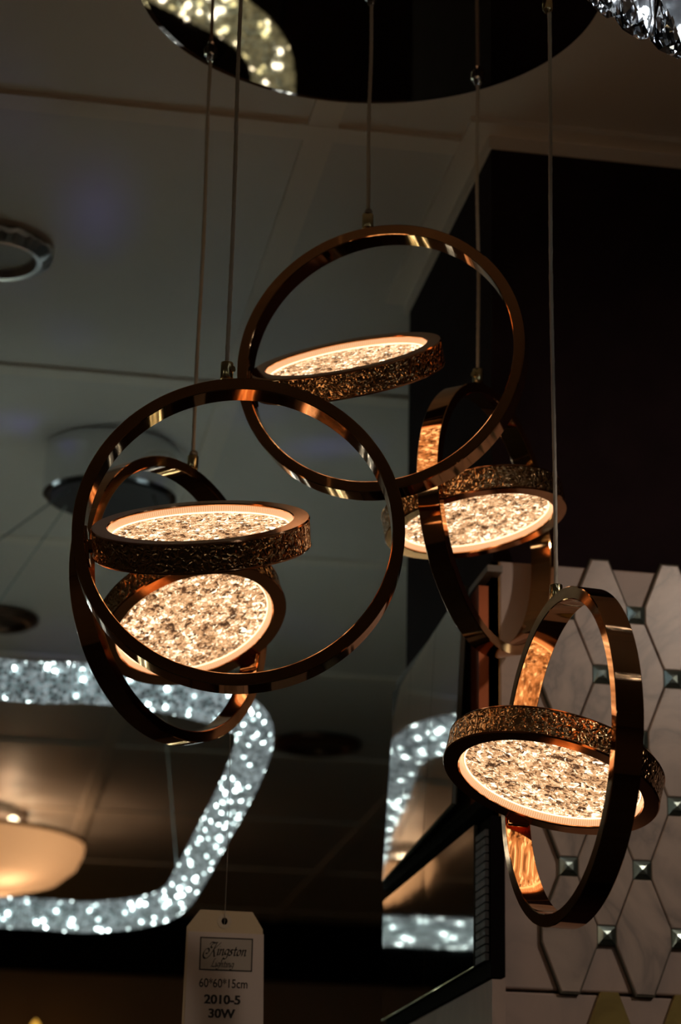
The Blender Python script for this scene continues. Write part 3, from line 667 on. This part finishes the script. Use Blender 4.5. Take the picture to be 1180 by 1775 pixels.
# printed frame and grey logo ground
def quad(bm, a, b, o): 
    (x0, z0), (x1_, z1) = a, b
    bm.faces.new([bm.verts.new(tp(x, z, o)) for x, z in ((x0, z0), (x1_, z0), (x1_, z1), (x0, z1))])
fx0, fx1, fz0, fz1 = xx(345.5, 1655), xx(437, 1655), zz(1684), zz(1626); e = 2.1*s1
bm = bmesh.new(); quad(bm, (fx0, fz0), (fx1, fz1), .00102); mk('logo_ground', bm, mat('grey_print', (.46, .42, .37), .6), lab)
bm = bmesh.new()
quad(bm, (fx0, fz1-e), (fx1, fz1), .00108); quad(bm, (fx0, fz0), (fx1, fz0+e), .00108); quad(bm, (fx0, fz0), (fx0+e, fz1), .00108); quad(bm, (fx1-e, fz0), (fx1, fz1), .00108)
mk('logo_frame', bm, INK, lab)
GLY = {
 'K': ([[(.44, 1.18), (.38, .9), (.24, .4), (.08, .02), (-.15, -.17), (-.38, -.05), (-.46, .28), (-.34, .6), (-.14, .66), (-.04, .45), (-.13, .24), (-.26, .28)], [(-.12, 1.0), (0, 1.2), (.28, 1.16), (.52, 1.2)], [(.78, 1.2), (.56, .92), (.28, .56)], [(.3, .58), (.42, .3), (.5, .03), (.6, .05)], [(.3, 1.14), (.08, 1.02), (.02, .82), (.16, .72)]], .60),
 'i': ([[(0, .43), (.08, .5), (.08, .06), (.14, 0), (.2, .07)], [(.12, .7), (.13, .74)]], .2),
 'n': ([[(0, .43), (.07, .5), (.07, .2), (.07, 0)], [(.07, .28), (.18, .48), (.29, .46), (.3, .2), (.31, .03), (.36, 0), (.42, .07)]], .43),
 'g': ([[(.32, .46), (.15, .5), (.04, .3), (.08, .1), (.2, .08), (.32, .22)], [(.34, .5), (.33, .1), (.27, -.24), (.12, -.3), (0, -.22)]], .42),
 's': ([[(.25, .44), (.13, .5), (.05, .4), (.2, .22), (.19, .06), (.08, 0), (0, .07)]], .32),
 't': ([[(.13, .72), (.12, .3), (.13, .06), (.19, 0), (.27, .06)], [(0, .48), (.14, .49), (.27, .48)]], .30),
 'o': ([[(.17, .5), (.05, .34), (.06, .1), (.17, 0), (.3, .15), (.3, .38), (.17, .5)]], .40),
 'L': ([[(.34, 1.0), (.25, 1.02), (.18, .85), (.12, .3), (.03, .03), (0, 0), (.2, .05), (.4, 0), (.5, .1)]], .48),
 'h': ([[(.06, 1.), (.06, .5), (.06, 0)], [(.06, .28), (.18, .48), (.28, .46), (.29, .2), (.3, .03), (.35, 0), (.41, .07)]], .42)}
def script(bm, text, x, z, size, o, nib=.055):
    for chh in text:
        strokes, adv = GLY[chh]
        for st in strokes:
            pts = [(p.x, p.y) for p in cat([(a, b, 0) for a, b in st], 6)]
            for nx, nz in ((nib*.77, nib*.64), (nib*.18, -nib*.25)):
                rows_ = []
                for a, b in pts:
                    a2 = a + .24*b
                    rows_.append((bm.verts.new(tp(x+(a2+nx)*size, z+(b+nz)*size, o)), bm.verts.new(tp(x+(a2-nx)*size, z+(b-nz)*size, o))))
                for (p, q), (r, s) in zip(rows_, rows_[1:]): bm.faces.new((p, q, s, r))
        x += adv*size
bm = bmesh.new(); script(bm, 'K', xx(360, 1660), zz(1660), 20.5*s1, .00112, .075); script(bm, 'ingston', xx(374, 1658), zz(1657), 20.5*s1, .00114, .08)
mk('script_lettering', bm, INK, lab)
bm = bmesh.new(); script(bm, 'Lighting', xx(365, 1673), zz(1677.5), 13.5*s1, .00112, .075); mk('script_lettering', bm, INK, lab)
def text(body, cx, cz, size, sx, bold):
    cu = bpy.data.curves.new('t', 'FONT'); cu.body = body; cu.size = 1; cu.align_x = 'CENTER'; cu.offset = bold; to = bpy.data.objects.new('t', cu); C.objects.link(to)
    bpy.context.view_layer.update(); dg = bpy.context.evaluated_depsgraph_get(); me = bpy.data.meshes.new_from_object(to.evaluated_get(dg)); bpy.data.objects.remove(to)
    if bold > .01:                    # a heavier weight: the same letters laid over again a hair to each side
        b2_ = bmesh.new(); b2_.from_mesh(me); n0_ = list(b2_.verts)
        r_ = bmesh.ops.duplicate(b2_, geom=list(b2_.verts)+list(b2_.edges)+list(b2_.faces))
        for v in n0_: v.co.x -= .022
        for v in r_['geom']:
            if isinstance(v, bmesh.types.BMVert): v.co.x += .022; v.co.z += .01
        b2_.to_mesh(me); b2_.free()
    for v in me.vertices:
        a, b = v.co.x*size*sx, v.co.y*size; v.co = tp(cx+a, cz+b, .00112 + v.co.z*.002)
    me.materials.clear(); me.materials.append(INK); o = bpy.data.objects.new('printed_text', me); C.objects.link(o); o.parent = lab
text('60*60*15cm', xx(386, 1712), zz(1713), 21*s1, .80, .008)
text('2010-5', xx(384, 1741), zz(1741), 21*s1, 1.06, .018)
text('30W', xx(382, 1764), zz(1765), 21*s1, 1.06, .018)
bm = bmesh.new(); kn = hk - hole; ptop = tp(0, .0026, .0009)
tube(bm, cat([ptop - ny*.0016 - uz*.004, ptop + uz*.001, kn*.5 + ux*.0009, kn + uz*.0, ], 10), .00022, 6); mk('hanging_thread', bm, THREAD, tg, 60)
# ------------------------------------------------------------------ world and colour
w = bpy.data.worlds.new('room_dark'); S.world = w; w.use_nodes = True
w.node_tree.nodes['Background'].inputs[0].default_value = (.02, .02, .02, 1); w.node_tree.nodes['Background'].inputs[1].default_value = 0.0
S.view_settings.view_transform = 'Standard'; S.view_settings.look = 'None'; S.view_settings.gamma = 1; S.view_settings.exposure = 0
S.view_settings.use_curve_mapping = False
try:
    S.cycles.max_bounces = 10; S.cycles.sample_clamp_indirect = 4
except Exception: pass
